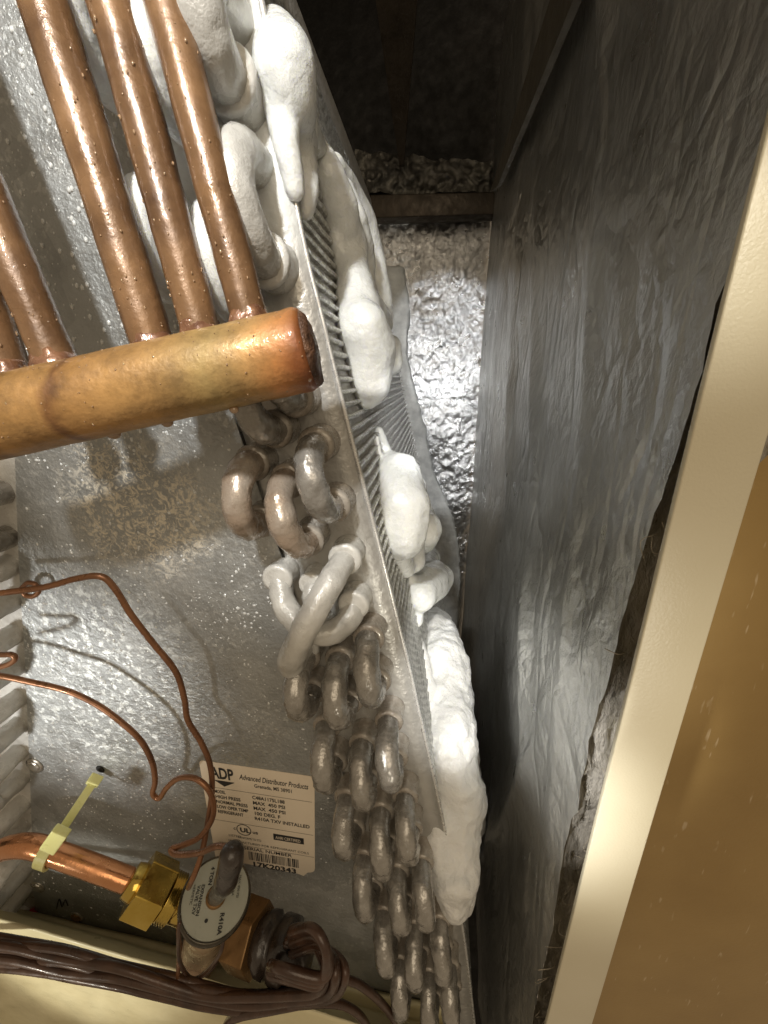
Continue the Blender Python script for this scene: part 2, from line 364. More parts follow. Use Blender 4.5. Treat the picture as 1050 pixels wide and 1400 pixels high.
def to_real_mesh(o, voxel, smooth_it=6, disp=None):
    mod = o.modifiers.new('r', 'REMESH'); mod.mode = 'VOXEL'; mod.voxel_size = voxel; mod.use_smooth_shade = True
    if smooth_it:
        sm = o.modifiers.new('s', 'SMOOTH'); sm.iterations = smooth_it; sm.factor = .5
    dg = bpy.context.evaluated_depsgraph_get(); dg.update()
    me = bpy.data.meshes.new_from_object(o.evaluated_get(dg)); o.modifiers.clear()
    old = o.data; mats = [m_ for m_ in old.materials]; o.data = me; me.name = o.name
    if not me.materials:
        for m_ in mats: me.materials.append(m_)
    bpy.data.meshes.remove(old)
    if disp:
        nn = [v_.normal.copy() for v_ in me.vertices]; L = o.location
        for v_, n_ in zip(me.vertices, nn): v_.co += n_ * disp(v_.co + L)
    for p in me.polygons: p.use_smooth = True
    me.update(); return o
# ------------------------------------------------------------------ the cabinet (large structure)
XW = aty(656, 510, YB).x
ZT, ZB = .42, -.52
# back wall: foil-faced insulation below the bracket, above it a wall with the cavity's shade put into its colour
zbr = aty(590, 282, YB).z
bm = bmesh.new()
crinkle = lambda p, a, b_: .0025 * noise.noise(p * 22) + .0015 * abs(noise.noise(p * 75)) + .0011 * noise.noise(p * 150) + .0006 * noise.noise(p * 290)
grid_quad(bm, Vector((-.09, YB, -.26)), Vector((XW + .012, YB, -.26)), Vector((XW + .012, YB, zbr)), Vector((-.09, YB, zbr)), 110, 210, crinkle)
grid_quad(bm, Vector((-.30, YB, ZB)), Vector((XW + .012, YB, ZB)), Vector((XW + .012, YB, -.2605)), Vector((-.30, YB, -.2605)), 30, 20)
obj('back_wall', bm, M['foil'], kind='structure')
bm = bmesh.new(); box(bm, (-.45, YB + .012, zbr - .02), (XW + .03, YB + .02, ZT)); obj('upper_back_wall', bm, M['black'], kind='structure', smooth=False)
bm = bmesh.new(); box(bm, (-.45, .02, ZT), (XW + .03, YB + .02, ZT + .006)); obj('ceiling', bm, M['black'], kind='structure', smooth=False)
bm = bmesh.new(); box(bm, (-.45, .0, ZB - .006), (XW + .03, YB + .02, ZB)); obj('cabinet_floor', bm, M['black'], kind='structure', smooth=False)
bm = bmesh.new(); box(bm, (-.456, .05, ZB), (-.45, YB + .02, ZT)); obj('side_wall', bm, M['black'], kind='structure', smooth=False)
# right wall: an insulation board faced with foil, its cut front edge ragged
edge_px = [(1120, -200), (1085, 0), (1040, 230), (1000, 360), (978, 410), (962, 500), (945, 560), (925, 622), (900, 690), (884, 735), (868, 790), (850, 850), (838, 900),
           (824, 955), (806, 1005), (800, 1050), (791, 1095), (784, 1120), (774, 1150), (766, 1190), (760, 1240), (751, 1290), (738, 1350), (725, 1410), (700, 1520)]
edge = [atx(x, y, XW) for x, y in edge_px]
def edge_y(z):
    for a, b_ in zip(edge, edge[1:]):
        if b_.z <= z <= a.z:
            t = (a.z - z) / (a.z - b_.z + 1e-9); return a.y + (b_.y - a.y) * t
    return edge[0].y if z > edge[0].z else edge[-1].y
t_ins = thing('insulation_board', 'dark foil faced insulation lining the right side of the cabinet, its front edge torn', 'insulation', (XW, .25, -.1))
bm = bmesh.new(); NU, NV = 150, 190; V = []
zt, zb = .30, -.42
for j in range(NV + 1):
    z = zt + (zb - zt) * j / NV
    y0 = edge_y(z) + .0016 * noise.noise(Vector((0, 3, z * 95))) + .0010 * noise.noise(Vector((7, 3, z * 320))); row = []
    for i in range(NU + 1):
        a = (i / NU) ** 1.5; y = y0 + (YB - .004 - y0) * a
        p = Vector((XW, y, z))
        d = .0045 * noise.noise(Vector((1, y * 9, z * 7))) + .0012 * noise.noise(Vector((2, (y + z * .35) * 30, z * 12)))
        d += .0006 * noise.noise(Vector((3, (y - z * .5) * 60, z * 25)))
        # long diagonal folds
        for k, (yy, sl, wd, am) in enumerate([(.13, .25, .006, .004), (.19, .45, .008, .004), (.11, -.35, .005, .003), (.26, .3, .01, .004)]):
            q = (y - yy - sl * (z + .08)) / wd; d += am * math.exp(-q * q) * (.5 + noise.noise(Vector((k, z * 12, 0))))
        d *= min(1, (y - y0) / .03) * .9 + .1
        row.append(bm.verts.new(p + Vector((-d, 0, 0))))
    V.append(row)
for j in range(NV):
    for i in range(NU): bm.faces.new((V[j][i], V[j][i + 1], V[j + 1][i + 1], V[j + 1][i]))
obj('foil_facing', bm, M['wall_foil'], t_ins)
bm = bmesh.new(); V = []
for j in range(NV + 1):
    z = zt + (zb - zt) * j / NV; y0 = edge_y(z) + .0016 * noise.noise(Vector((0, 3, z * 95))) + .0010 * noise.noise(Vector((7, 3, z * 320)))
    V.append([bm.verts.new(Vector((XW + .0006 + .018 * i / 8, y0 + .0014 + (.003 + .006 * noise.noise(Vector((i * 1.7, z * 130, 5))) if i else 0), z))) for i in range(9)])
for j in range(NV):
    for i in range(8): bm.faces.new((V[j][i], V[j][i + 1], V[j + 1][i + 1], V[j + 1][i]))
obj('cut_edge', bm, M['fibre'], t_ins)
bm = bmesh.new()
for i in range(26):                                             # loose glass fibres of the torn edge
    z = random.uniform(-.26, -.03); p = Vector((XW + random.uniform(0, .012), edge_y(z) - .001, z))
    d = Vector((random.uniform(-1, 1), random.uniform(-.5, .1), random.uniform(-1, 1))).normalized() * random.uniform(.004, .010)
    q = Vector((random.uniform(-1, 1), random.uniform(-.6, .1), random.uniform(-1, 1))) * .003
    tube(bm, catmull([p, p + d * .5 + q, p + d], 3), random.uniform(.00005, .00013), 4, 'flat')
obj('loose_fibres', bm, simple('pale_fibre', (.35, .3, .22), (.6, .53, .42), 200, .5), t_ins, kind='stuff')
# the door jamb flange and the outer panel
t_fl = thing('cabinet_flange', 'beige painted steel front flange running down the right side of the cabinet', 'flange', aty(900, 900, .089))
YF = .0835
lt, lb = aty(1062, 130, YF), aty(722, 1500, YF)
rt, rb = aty(1085, 480, YF), aty(792, 1460, YF)
def on_line(a, b_, z): t = (a.z - z) / (a.z - b_.z); return a + (b_ - a) * t
z0, z1 = .22, -.36
pl0, pl1 = on_line(lt, lb, z0), on_line(lt, lb, z1); pr0, pr1 = on_line(rt, rb, z0), on_line(rt, rb, z1)
bm = bmesh.new(); prism(bm, [pl0, pr0, pr1, pl1], Vector((0, .0016, 0))); bevel(bm, .0004); obj('flange_face', bm, M['paint'], t_fl, smooth=True)
bm = bmesh.new(); prism(bm, [pr0 + Vector((-.0018, .0018, 0)), pr0 + Vector((-.0002, .0018, 0)), pr1 + Vector((-.0002, .0018, 0)), pr1 + Vector((-.0018, .0018, 0))], Vector((0, .02, 0))); obj('return_lip', bm, M['paint'], t_fl, smooth=False)
bm = bmesh.new(); grid_quad(bm, Vector((.084, .130, -.45)), Vector((.65, .130, -.45)), Vector((.65, .130, .3)), Vector((.084, .130, .3)), 30, 40, lambda p, a, b_: .0012 * noise.noise(p * 14))
tag(obj('side_panel', bm, M['tan'], origin=Vector((.2, .130, -.1))), 'tan brown scratched metal panel to the right of the beige flange', 'panel')
# bracket across the back and what hangs round it
pa, pb = aty(506, 266, .47), aty(676, 262, .47); pc = aty(676, 293, .47); pd = aty(506, 298, .47)
bm = bmesh.new(); prism(bm, [pd, pc, pb, pa], Vector((0, .02, 0))); bevel(bm, .001)
tag(obj('crossbar', bm, M['dark_metal'], origin=pa.copy()), 'dark metal crossbar over the lit foil at the back', 'bar')
bm = bmesh.new()
V = grid_quad(bm, aty(486, 266, .482), aty(674, 262, .482), aty(674, 222, .478), aty(486, 205, .478), 60, 16, lambda p, a, b_: .014 * noise.noise(p * 55) * (1 - .3 * b_) + .009 * noise.noise(p * 150))
tag(obj('torn_foil', bm, foil('torn_foil', (.10, .095, .085), (.30, .29, .26), .8, .35, 140, .003), origin=aty(580, 240, .48)), 'crumpled torn foil strip sticking up above the dark crossbar', 'foil')
a0, a1 = aty(505, -60, .36), aty(546, 226, .46)
bm = bmesh.new(); prism(bm, [a0, a0 + Vector((.034, 0, 0)), a1 + Vector((.004, 0, 0)), a1], Vector((0, .003, 0)))
tag(obj('angle_strip', bm, M['dark_metal'], origin=a1.copy(), smooth=False), 'dark tapering metal strip hanging in the black space above the crossbar', 'strip')
bm = bmesh.new(); q = [atx(800, -40, XW - .009), atx(764, -40, XW - .009), atx(670, 262, XW - .009), atx(680, 255, XW - .009)]
prism(bm, q, Vector((.003, 0, 0)))
tag(obj('filter_rail', bm, simple('dull_rail', (.13, .115, .09), (.2, .18, .145), 50, .5, .4), origin=q[2].copy(), smooth=False), 'narrow dull rail slanting up the dark foil wall from the crossbar', 'rail')

# ------------------------------------------------------------------ the right-hand coil slab
sd = (aty(635, 1290, D) - aty(355, 0, D)).normalized()         # down the slab
E0 = aty(405, 290, D)
sn = Vector((0, 1, 0)).cross(sd).normalized()
if sn.x < 0: sn = -sn                                            # outward normal of the finned face
d0 = sn.dot(E0)
Y_END = .35
t_coil = thing('evaporator_coil', 'iced evaporator coil slab with finned face and rows of frosted return bends', 'coil', E0.copy())
epx = [(262, -420), (300, -250), (322, -160), (340, -70), (355, 0), (372, 90), (388, 190), (405, 290), (420, 360), (440, 440), (462, 530), (482, 610), (500, 680), (528, 790), (545, 860), (560, 920), (580, 1010), (600, 1100), (618, 1190), (635, 1290), (648, 1400), (658, 1500)]
eR = [aty(x, y, D) for x, y in epx]
inner = [Vector((p.x - .082, D, p.z)) for p in eR]
bm = bmesh.new(); Vf = []; 
for a, b_ in zip(inner, eR):
    row = []
    for i in range(13):
        p = a.lerp(b_, i / 12); row.append(bm.verts.new(p + Vector((0, .0005 * noise.noise(p * 40), 0))))
    row.append(bm.verts.new(b_ + Vector((0.0002, .0016, 0)))); Vf.append(row)
for a, b_ in zip(Vf, Vf[1:]):
    for i in range(13): bm.faces.new((a[i], a[i + 1], b_[i + 1], b_[i]))
obj('tube_sheet', bm, M['sheet'], t_coil, origin=Vector((0, 0, 0)))
bm = bmesh.new(); tube(bm, catmull([q + Vector((.0002, .0004, 0)) for q in eR], 6), .0008, 8, 'flat', .0002, 200); obj('edge_highlight', bm, simple('highlight_aluminium', (.70, .71, .70), (.86, .87, .86), 120, .28, .6), t_coil)  # bright strip added along the sheet's rim as its edge highlight
# finned block core, set back behind the rib tips
core = [p - sn * .0019 for p in eR]
bm = bmesh.new(); A = [bm.verts.new(p + Vector((0, .0018, 0))) for p in core]; B = [bm.verts.new(Vector((p.x, Y_END, p.z))) for p in core]
A2 = [bm.verts.new(p + Vector((-.06, .0018, 0))) for p in core]; B2 = [bm.verts.new(Vector((p.x - .06, Y_END, p.z))) for p in core]
for i in range(len(A) - 1):
    bm.faces.new((A[i], B[i], B[i + 1], A[i + 1])); bm.faces.new((B[i], B2[i], B2[i + 1], B[i + 1])); bm.faces.new((A2[i], A[i], A[i + 1], A2[i + 1]))
obj('fin_core', bm, simple('shaded_aluminium', (.44, .44, .43), (.62, .62, .61), 200, .5, .3, 500, .001), t_coil, smooth=False)
acc = [0]
for a, b_ in zip(eR, eR[1:]): acc.append(acc[-1] + (b_ - a).length)
def along(s):
    for i in range(len(eR) - 1):
        if s <= acc[i + 1]: return eR[i].lerp(eR[i + 1], (s - acc[i]) / (acc[i + 1] - acc[i]))
    return eR[-1].copy()
pitch = .0039
rib_meshes = []
for kx in range(5):
    bm = bmesh.new(); NS = 44; prev = None
    for i in range(NS + 1):
        y = .0022 + (Y_END - D - .002) * (i / NS) ** 1.25
        wv = .00035 * noise.noise(Vector((kx * 9.1, y * 60, 0))); hv = .0005 * noise.noise(Vector((kx * 5.3, y * 180, 4)))
        pr = [(-.0033, -.0009), (-.0006, -.0008), (0.0, -.0003), (.0, .0003), (-.0006, .0008), (-.0033, .0009)]
        ring = [bm.verts.new(sn * (h + hv) + sd * (t + wv) + Vector((0, y, 0))) for h, t in pr]
        if prev:
            for k in range(5): bm.faces.new((prev[k], prev[k + 1], ring[k + 1], ring[k]))
        else: bm.faces.new(ring)
        prev = ring
    me = bpy.data.meshes.new('fin'); bmesh.ops.recalc_face_normals(bm, faces=bm.faces); bm.to_mesh(me); bm.free(); me.materials.append(M['fin']); rib_meshes.append(me)
s = acc[2]
kx = 0
while s < acc[-2]:
    o = bpy.data.objects.new('fin', rib_meshes[kx % 5]); COL.objects.link(o); o.parent = t_coil; o.location = along(s) - E0 + Vector((0, 0, 0)) ; kx += 1; s += pitch
# return bends -------------------------------------------------
TR = .0040
def return_bend(h1, h2, L, mat, r=TR, collars=(1, 1), wob=.0006, seed=0, parent=None, bulge=1.0, skew=Vector((0, 0, 0)), cmat=None):
    parent = parent or t_coil
    h1, h2 = Vector(h1), Vector(h2); ax = (h2 - h1); half = ax.length / 2; ax.normalize(); mid = (h1 + h2) / 2
    out = Vector((0, -1, 0)); pts = [h1 + Vector((0, .003, 0)), h1]
    st = max(L - half, .003)
    for k in range(0, 13):
        a = math.pi * k / 12
        pts.append(mid - ax * half * math.cos(a) + out * (st + (L - st) * math.sin(a)) + skew * math.sin(a))
    pts += [h2, h2 + Vector((0, .003, 0))]
    pts = catmull(pts, 3)
    rr = [r * (1 + .10 * noise.noise(p * 90 + Vector((seed, 0, 0)))) for p in pts]
    bm = bmesh.new(); tube(bm, pts, rr, 16, 'flat', wob, 300, seed)
    o = obj('return_bend', bm, mat, parent, origin=mid)
    for hh, use in ((h1, collars[0]), (h2, collars[1])):
        if use:
            bm = bmesh.new(); r2 = r * 1.24
            lathe(bm, hh, Vector((0, -1, 0)), [(r * 1.0, -.002), (r2 * 1.12, -.0005), (r2 * 1.05, .002), (r2, .0055), (r2 * 1.1, .0068), (r2 * 1.02, .0078), (r * .98, .008)], 20)
            obj('collar', bm, cmat or M['collar'], o, origin=hh)
    return o
P = lambda x, y, h=0: aty(x, y, D - h)
colA = [(421, 896), (450, 990), (477, 1087), (500, 1168), (526, 1243), (548, 1308)]
colB = [(468, 900), (498, 1014), (522, 1105), (544, 1186), (568, 1261), (586, 1325)]
colC = [(506, 871), (533, 983), (555, 1085), (577, 1174), (600, 1254), (613, 1312)]
n_ = 0
step = sd * .0382
for colm in (colA, colB, colC):
    for i, (x, y) in enumerate(colm):
        h1 = P(x, y - 6, .004); h1.y = D
        nx = (P(*colm[i + 1], .004) if i + 1 < len(colm) else P(x, y, .004) + step)
        dv = (nx - P(x, y, .004)); dv.y = 0
        if colm is colC: dv = step
        h2 = h1 + dv * .47 + Vector((-.0012, 0, 0)); n_ += 1
        return_bend(h1, h2, .0195 + random.uniform(-.001, .0012), M['tan_tube'] if (i + n_) % 4 else M['copper_tube'], TR * random.uniform(.98, 1.08), seed=n_ * 3.1, skew=Vector((random.uniform(-.001, .001), 0, 0)))
for (a, b_, mt, L) in [((358, 627), (366, 703), 'copper_tube', .019), ((404, 650), (429, 727), 'copper_tube', .019), ((441, 604), (463, 682), 'tan_tube', .019),
                       ((352, 500), (387, 583), 'tan_tube', .018), ((398, 470), (414, 542), 'tan_tube', .017)]:
    n_ += 1; return_bend(P(*a), P(*b_), L, M[mt], TR * 1.04, seed=n_ * 2.3)
# jumpers that cross between rows
n_ += 1; return_bend(P(478, 752), P(424, 868), .024, M['frost_tube'], TR * 1.02, seed=4, skew=Vector((-.004, 0, -.004)), cmat=M['frost_tube'])
n_ += 1; return_bend(P(390, 778), P(489, 812), .014, M['frost_tube'], TR * .98, seed=9, skew=Vector((0, .0, -.0105)), cmat=M['frost_tube'])
n_ += 1; return_bend(P(434, 785), P(448, 850), .010, M['frost_tube'], TR * .8, seed=19, cmat=M['frost_tube'])
# iced bends at the top
for (a, b_, L, r, cc) in [((318, 28), (331, 136), .0165, 1.28, 1), ((350, 228), (377, 366), .0165, 1.22, 1), ((252, 70), (270, 186), .0165, 1.15, 0), ((318, 318), (345, 430), .0165, 1.15, 0),
                      ((160, 26), (178, 140), .0165, 1.15, 0), ((240, 285), (258, 400), .0165, 1.15, 0), ((292, -110), (308, -30), .016, 1.25, 0), ((225, -60), (238, 0), .016, 1.15, 0)]:
    n_ += 1; return_bend(P(*a), P(*b_), L, M['frost_tube'] if cc else M['ice'], TR * r, seed=n_ * 1.7, wob=.0004, collars=(0, cc), cmat=M['frost_tube'])

# ------------------------------------------------------------------ the left-hand slab
t_lc = thing('coil_slab', 'left coil slab at the photo edge with white frosted slanting tube ends', 'coil', aty(20, 900, D))
l_edge = [aty(x, y, D - .0001) for x, y in [(2, 560), (14, 660), (24, 760), (30, 860), (36, 960), (42, 1080), (46, 1180), (48, 1262)]]
bm = bmesh.new(); rows = []
for p in l_edge: rows.append([bm.verts.new(p + Vector((.006 - .096 * i / 8,  .0004 * noise.noise(p * 60 + Vector((i, 0, 0))), 0))) for i in range(9)])
for a, b_ in zip(rows, rows[1:]):
    for i in range(8): bm.faces.new((a[i], a[i + 1], b_[i + 1], b_[i]))
obj('tube_sheet', bm, M['frost_tube'], t_lc)
lh = [(10, 668), (15, 728), (18, 768), (22, 815), (25, 861), (27, 905), (28, 949), (30, 986), (31, 1022), (33, 1057), (35, 1092), (36, 1122), (37, 1152), (38, 1182), (38, 1212), (38, 1240)]
for i in range(0, len(lh) - 1, 2):
    a, b_ = P(lh[i][0] - 3, lh[i][1] + 4), P(lh[i + 1][0] - 3, lh[i + 1][1] + 4)
    return_bend(a, b_, .020, M['tan_tube'] if i < 2 else M['frost_tube'], TR * 1.1, collars=(0, 0), seed=40 + i, parent=t_lc, wob=.0008)

# ------------------------------------------------------------------ the galvanised delta sheet
t_dp = thing('delta_sheet', 'wet galvanised sheet metal panel between the coil slabs carrying the paper label', 'panel', aty(200, 900, D))
YS = D - .0014
pts = [aty(*q, YS) for q in [(-190, -300), (-120, -60), (20, 620), (26, 780), (34, 900), (40, 1040), (46, 1200), (48, 1262), (150, 1280), (260, 1312), (400, 1330), (553, 1356), (497, 1170), (466, 1050), (440, 950), (408, 840), (384, 760), (325, 586), (290, 480), (240, 300), (200, 150), (150, -60), (100, -300)]]
bm = bmesh.new(); prism(bm, pts, Vector((0, .0009, 0))); obj('sheet', bm, M['galv'], t_dp, smooth=False, origin=Vector((0, 0, 0)))
bm = bmesh.new()                                                 # dark seam between sheet and slab
for (a, b_) in [((327, 590), (340, 628)), ((364, 708), (386, 762))]:
    p, q = aty(*a, YS - .0002), aty(*b_, YS - .0002); prism(bm, [p, p + Vector((.0009, 0, 0)), q + Vector((.0009, 0, 0)), q], Vector((0, .0001, 0)))
obj('seam', bm, M['hole'], t_dp, smooth=False)
for (x, y) in [(48, 1046), (52, 1212), (105, 1253)]:
    c = aty(x, y, YS); bm = bmesh.new(); lathe(bm, c, Vector((0, -1, 0)), [(.0032, -.0004), (.0034, .0002), (.0030, .0010), (.0024, .0013), (.0008, .0013)], 8); sc_ = obj('screw', bm, M['screw'] if y < 1250 else M['old_brass'], t_dp, origin=c, smooth=False)
    bm = bmesh.new(); lathe(bm, c, Vector((0, -1, 0)), [(.0044, .0), (.0044, .0005), (.003, .0006)], 18); obj('washer', bm, M['screw'], sc_, origin=c)
c = aty(137, 1052, YS - .0002); bm = bmesh.new(); lathe(bm, c, Vector((0, -1, 0)), [(.0022, .0), (.0020, .0001)], 14); obj('hole', bm, M['hole'], t_dp, origin=c)
bm = bmesh.new()                                                 # a handwritten M near the bottom edge
mp = [aty(x, y, YS - .0002) for x, y in [(77, 1243), (81, 1229), (85, 1240), (89, 1230), (93, 1238)]]
tube(bm, catmull(mp, 3), .00035, 5, 'flat'); obj('pencil_mark', bm, M['ink'], t_dp)
bm = bmesh.new()                                                 # water beads and frost grains on the sheet
for i in range(4500):
    x, y = random.uniform(30, 500), random.uniform(560, 1260)
    if x > 300 + (y - 500) * .265 or (268 < x < 436 and 1030 < y < 1206): continue
    dens = .35 + .65 * (noise.noise(Vector((x * .012, y * .012, 3))) > -.1)
    if 640 < y < 745: dens *= .35  # pale beads thinned out to suggest the header's shadow
    if x > 255 and y > 860: dens *= .5  # thinned again to suggest the shade at lower right
    if random.random() > dens: continue
    p = aty(x, y, YS); r = random.choice([.0002, .0003, .0003, .0004, .0006]) * random.uniform(.6, 1.1)
    sphere(bm, p, r, 1, (random.uniform(.8, 1.5), .4, random.uniform(.8, 1.5)))
for i in range(500):
    x, y = random.uniform(0, 240), random.uniform(0, 470); p = aty(x, y, YS); r = random.choice([.0002, .0003, .0003, .0007]); sphere(bm, p, r, 1, (1, .5, 1.3))
obj('water_beads', bm, M['bead_steel'], t_dp, kind='stuff')
# the paper label
LT, RT = aty(272, 1037, YS), aty(430, 1060, YS)
lu = (RT - LT); LW = lu.length; lu.normalize(); lv = Vector((0, -1, 0)).cross(lu); lv = lv if lv.z < 0 else -lv
LH = (aty(412, 1196, YS) - LT).dot(lv)
def lp(u, v_, h=.0): return LT + lu * (u * LW) + lv * (v_ * LH) + Vector((0, -.0003 - h, 0))
out = []
def corner(cu, cv, r, a0):
    for k in range(5):
        a = a0 + math.pi / 2 * k / 4; out.append(lp(cu + r * math.cos(a) , cv + r * math.sin(a) * LW / LH))
corner(.04, .04, .04, math.pi); corner(.96, .04, .04, 1.5 * math.pi); corner(.90, .90, .07, 0); out.append(lp(.86, 1.0)); out.append(lp(.80, .985)); corner(.04, .94, .04, .5 * math.pi)
bm = bmesh.new(); prism(bm, out, Vector((0, .00025, 0))); lab = obj('paper_label', bm, M['label'], t_dp, smooth=False)
tm = bmesh.new()
def text(tmb, s_, u, v_, size, place, ux, vx, stretch=1.0, bold=0.0, shear=0, width=None):
    cu = bpy.data.curves.new('t', 'FONT'); cu.body = s_; cu.size = 1; cu.offset = bold; cu.resolution_u = 3; cu.shear = shear
    o = bpy.data.objects.new('t', cu); me = o.to_mesh()
    if width: stretch = width / (max(p.co.x for p in me.vertices) * size)
    vs = [tmb.verts.new(place(u, v_, .0001) + ux * (p.co.x * size * stretch) - vx * (p.co.y * size)) for p in me.vertices]
    for p in me.polygons:
        try: tmb.faces.new([vs[i] for i in p.vertices])
        except ValueError: pass
    o.to_mesh_clear(); bpy.data.objects.remove(o); bpy.data.curves.remove(cu)
def T(s_, u, v_, size, **k): text(tm, s_, u, v_, size * LH, lp, lu, lv, **k)
T('ADP', .095, .145, .135, bold=.03, width=.20 * LW)
T('Advanced Distributor Products', .345, .125, .065, bold=.012, shear=.25, width=.60 * LW); T('Grenada, MS 38901', .47, .18, .045, bold=.012, width=.33 * LW)
for i, (s_, w_) in enumerate([('MODEL', .10), ('HIGH PRESS', .23), ('NORMAL PRESS', .29), ('LOW OPER TEMP', .29), ('REFRIGERANT', .24)]): T(s_, .10, .285 + i * .048, .042, bold=.02, width=w_ * LW)
for i, (s_, w_) in enumerate([('C48A1175L188', .29), ('MAX  450 PSI', .29), ('MAX  450 PSI', .29), ('100 DEG. F', .24), ('R410A TXV INSTALLED', .50)]): T(s_, .44, .29 + i * .050, .044, bold=.02, width=w_ * LW)
T('c', .225, .625, .05); T('us', .405, .635, .045, bold=.02); T('UL', .288, .635, .06, bold=.04); T('LISTED', .17, .70, .030); T('CONFORMS TO STD', .26, .705, .028, width=.22 * LW)
T('MANUFACTURED FOR REFRIGERANT COILS', .16, .755, .030, width=.76 * LW); T('SERIAL NUMBER', .30, .815, .045, bold=.01, width=.46 * LW); T('17K20343', .36, .985, .07, width=.43 * LW, bold=.035)
def lrect(u0, v0, u1, v1): tm.faces.new([tm.verts.new(lp(a, b_, .0001)) for a, b_ in ((u0, v0), (u0, v1), (u1, v1), (u1, v0))])
tm.faces.new([tm.verts.new(lp(a, b_, .0001)) for a, b_ in ((.11, .165), (.20, .215), (.30, .165))])
u = .34
while u < .82:
    w_ = random.choice([.004, .004, .008, .012]); lrect(u, .83, u + w_, .92); u += w_ + random.choice([.004, .006, .01])
for k in range(26):                                              # ring round the UL letters
    a, b_ = 2 * math.pi * k / 26, 2 * math.pi * (k + 1) / 26; c_ = (.325, .612)
    tm.faces.new([tm.verts.new(lp(c_[0] + math.cos(t) * r, c_[1] + math.sin(t) * r * .8, .0001)) for t, r in ((a, .062), (a, .070), (b_, .070), (b_, .062))])
for v_ in (.235, .55, .775): lrect(.06, v_, .97, v_ + .0025)
obj('printed_text', tm, M['ink'], lab, smooth=False)
bm = bmesh.new(); prism(bm, [lp(.60, .60), lp(.88, .60), lp(.88, .66), lp(.60, .66)], Vector((0, -.0001, 0))); obj('dark_badge', bm, M['ink'], lab, smooth=False)
tm = bmesh.new(); text(tm, 'AHRI CERTIFIED', .62, .645, .042 * LH, lambda a, b_, h: lp(a, b_, .00022), lu, lv, bold=.01, width=.23 * LW); obj('badge_text', tm, M['label'], lab, smooth=False)

# ------------------------------------------------------------------ the copper manifold
YH = D - .030
ha, hb = aty(-110, 596, YH - .013), aty(422, 478, YH + .003)
rH = 53 * scale_at(aty(300, 506, YH))
t_m = thing('copper_manifold', 'orange copper suction header with five copper pipes rising from it, beaded with water', 'pipe', ha.lerp(hb, .6))
hd = (hb - ha).normalized()
bm = bmesh.new(); NP = 70
hpts = [ha.lerp(hb, i / NP) for i in range(NP + 1)]
tube(bm, hpts, [rH * (1 + .012 * noise.noise(p * 60)) * (1 if i < NP - 2 else (1.015 if i < NP else .95)) for i, p in enumerate(hpts)], 40, 'flat', .0002, 120); obj('header', bm, M['copper_head'], t_m, origin=Vector((0, 0, 0)))
bm = bmesh.new(); lathe(bm, hb - hd * .0005, hd, [(rH * .90, -.0003), (rH * .93, .0002), (rH * .90, .0012), (rH * .82, .0018), (rH * .6, .0022), (rH * .3, .0021), (0.0002, .0020)], 40)
for v_ in bm.verts: v_.co += hd * (.0008 * noise.noise(v_.co * 260))
ob = obj('end_cap', bm, M['end_cap'], t_m); 
pipes = [((-75, 260), (8, 497), 25), ((-25, 255), (72, 482), 25), ((60, 0), (206, 462), 27), ((150, 0), (272, 442), 25), ((226, 0), (338, 425), 24)]
drops = bmesh.new()
for i, (a, b_, rp) in enumerate(pipes):
    p1 = aty(*b_, YH + .0045 - .013 * (1 - (b_[0] + 110) / 520) + .006); sl = ((b_[0] - a[0]) / (b_[1] - a[1]))
    top = (a[0] - sl * 130, a[1] - 130) if a[1] < 100 else (b_[0] - sl * 640, b_[1] - 640)
    p0 = aty(*top, p1.y + .004)
    p0 = p1 + (p0 - p1) * 1.7; p1 = p1 + (p1 - p0).normalized() * .004
    rr = rp * scale_at(p1) * 1.02; m_ = 60; pp = [p0.lerp(p1, k / m_) for k in range(m_ + 1)]
    bm = bmesh.new(); tube(bm, pp, [rr * (1 + .03 * noise.noise(p * 120 + Vector((i * 7, 0, 0)))) for p in pp], 22, 'flat', .0002, 200, i); ob = obj('suction_pipe', bm, M['copper'], t_m)
    ax = (p1 - p0).normalized(); bm = bmesh.new(); c = p1 - ax * .0045
    lathe(bm, c, ax, [(rr * .98, .0002), (rr * 1.05, .0008), (rr * 1.08, .0016), (rr * 1.2, .0028), (rr * 1.38, .0046), (rr * 1.0, .007)], 30)
    for v_ in bm.verts: v_.co += (v_.co - c) * (.24 * noise.noise(v_.co * 330) - .03)
    obj('braze_joint', bm, M['braze'], ob)
    u_ = ax.orthogonal().normalized(); vv = ax.cross(u_)
    tocam = (-p1).normalized(); tocam = (tocam - ax * tocam.dot(ax)).normalized(); side = ax.cross(tocam)
    for k in range(70):
        s_ = random.uniform(.35, 1); p = p0.lerp(p1, s_); th = random.gauss(.15, .7)
        d = tocam * math.cos(th) + side * math.sin(th); r = random.choice([.00012, .00015, .0002, .00026]) * random.uniform(.7, 1.2)
        q = bmesh.ops.create_icosphere(drops, subdivisions=1, radius=1, matrix=Matrix.Translation(p + d * rr) @ ax.to_track_quat('Z', 'Y').to_matrix().to_4x4() @ Matrix.Diagonal((r, r, r * random.uniform(1.2, 2.6), 1)))
tocam = Vector((0, -.9, .4)).normalized(); tocam = (tocam - hd * tocam.dot(hd)).normalized(); side = hd.cross(tocam)
for k in range(110):
    p = ha.lerp(hb, random.uniform(.2, 1)); th = random.gauss(0, .85); d = tocam * math.cos(th) + side * math.sin(th); r = random.choice([.00012, .00015, .0002]) * random.uniform(.7, 1.2)
    bmesh.ops.create_icosphere(drops, subdivisions=1, radius=1, matrix=Matrix.Translation(p + d * rH) @ Matrix.Diagonal((r, r, r * 1.3, 1)))
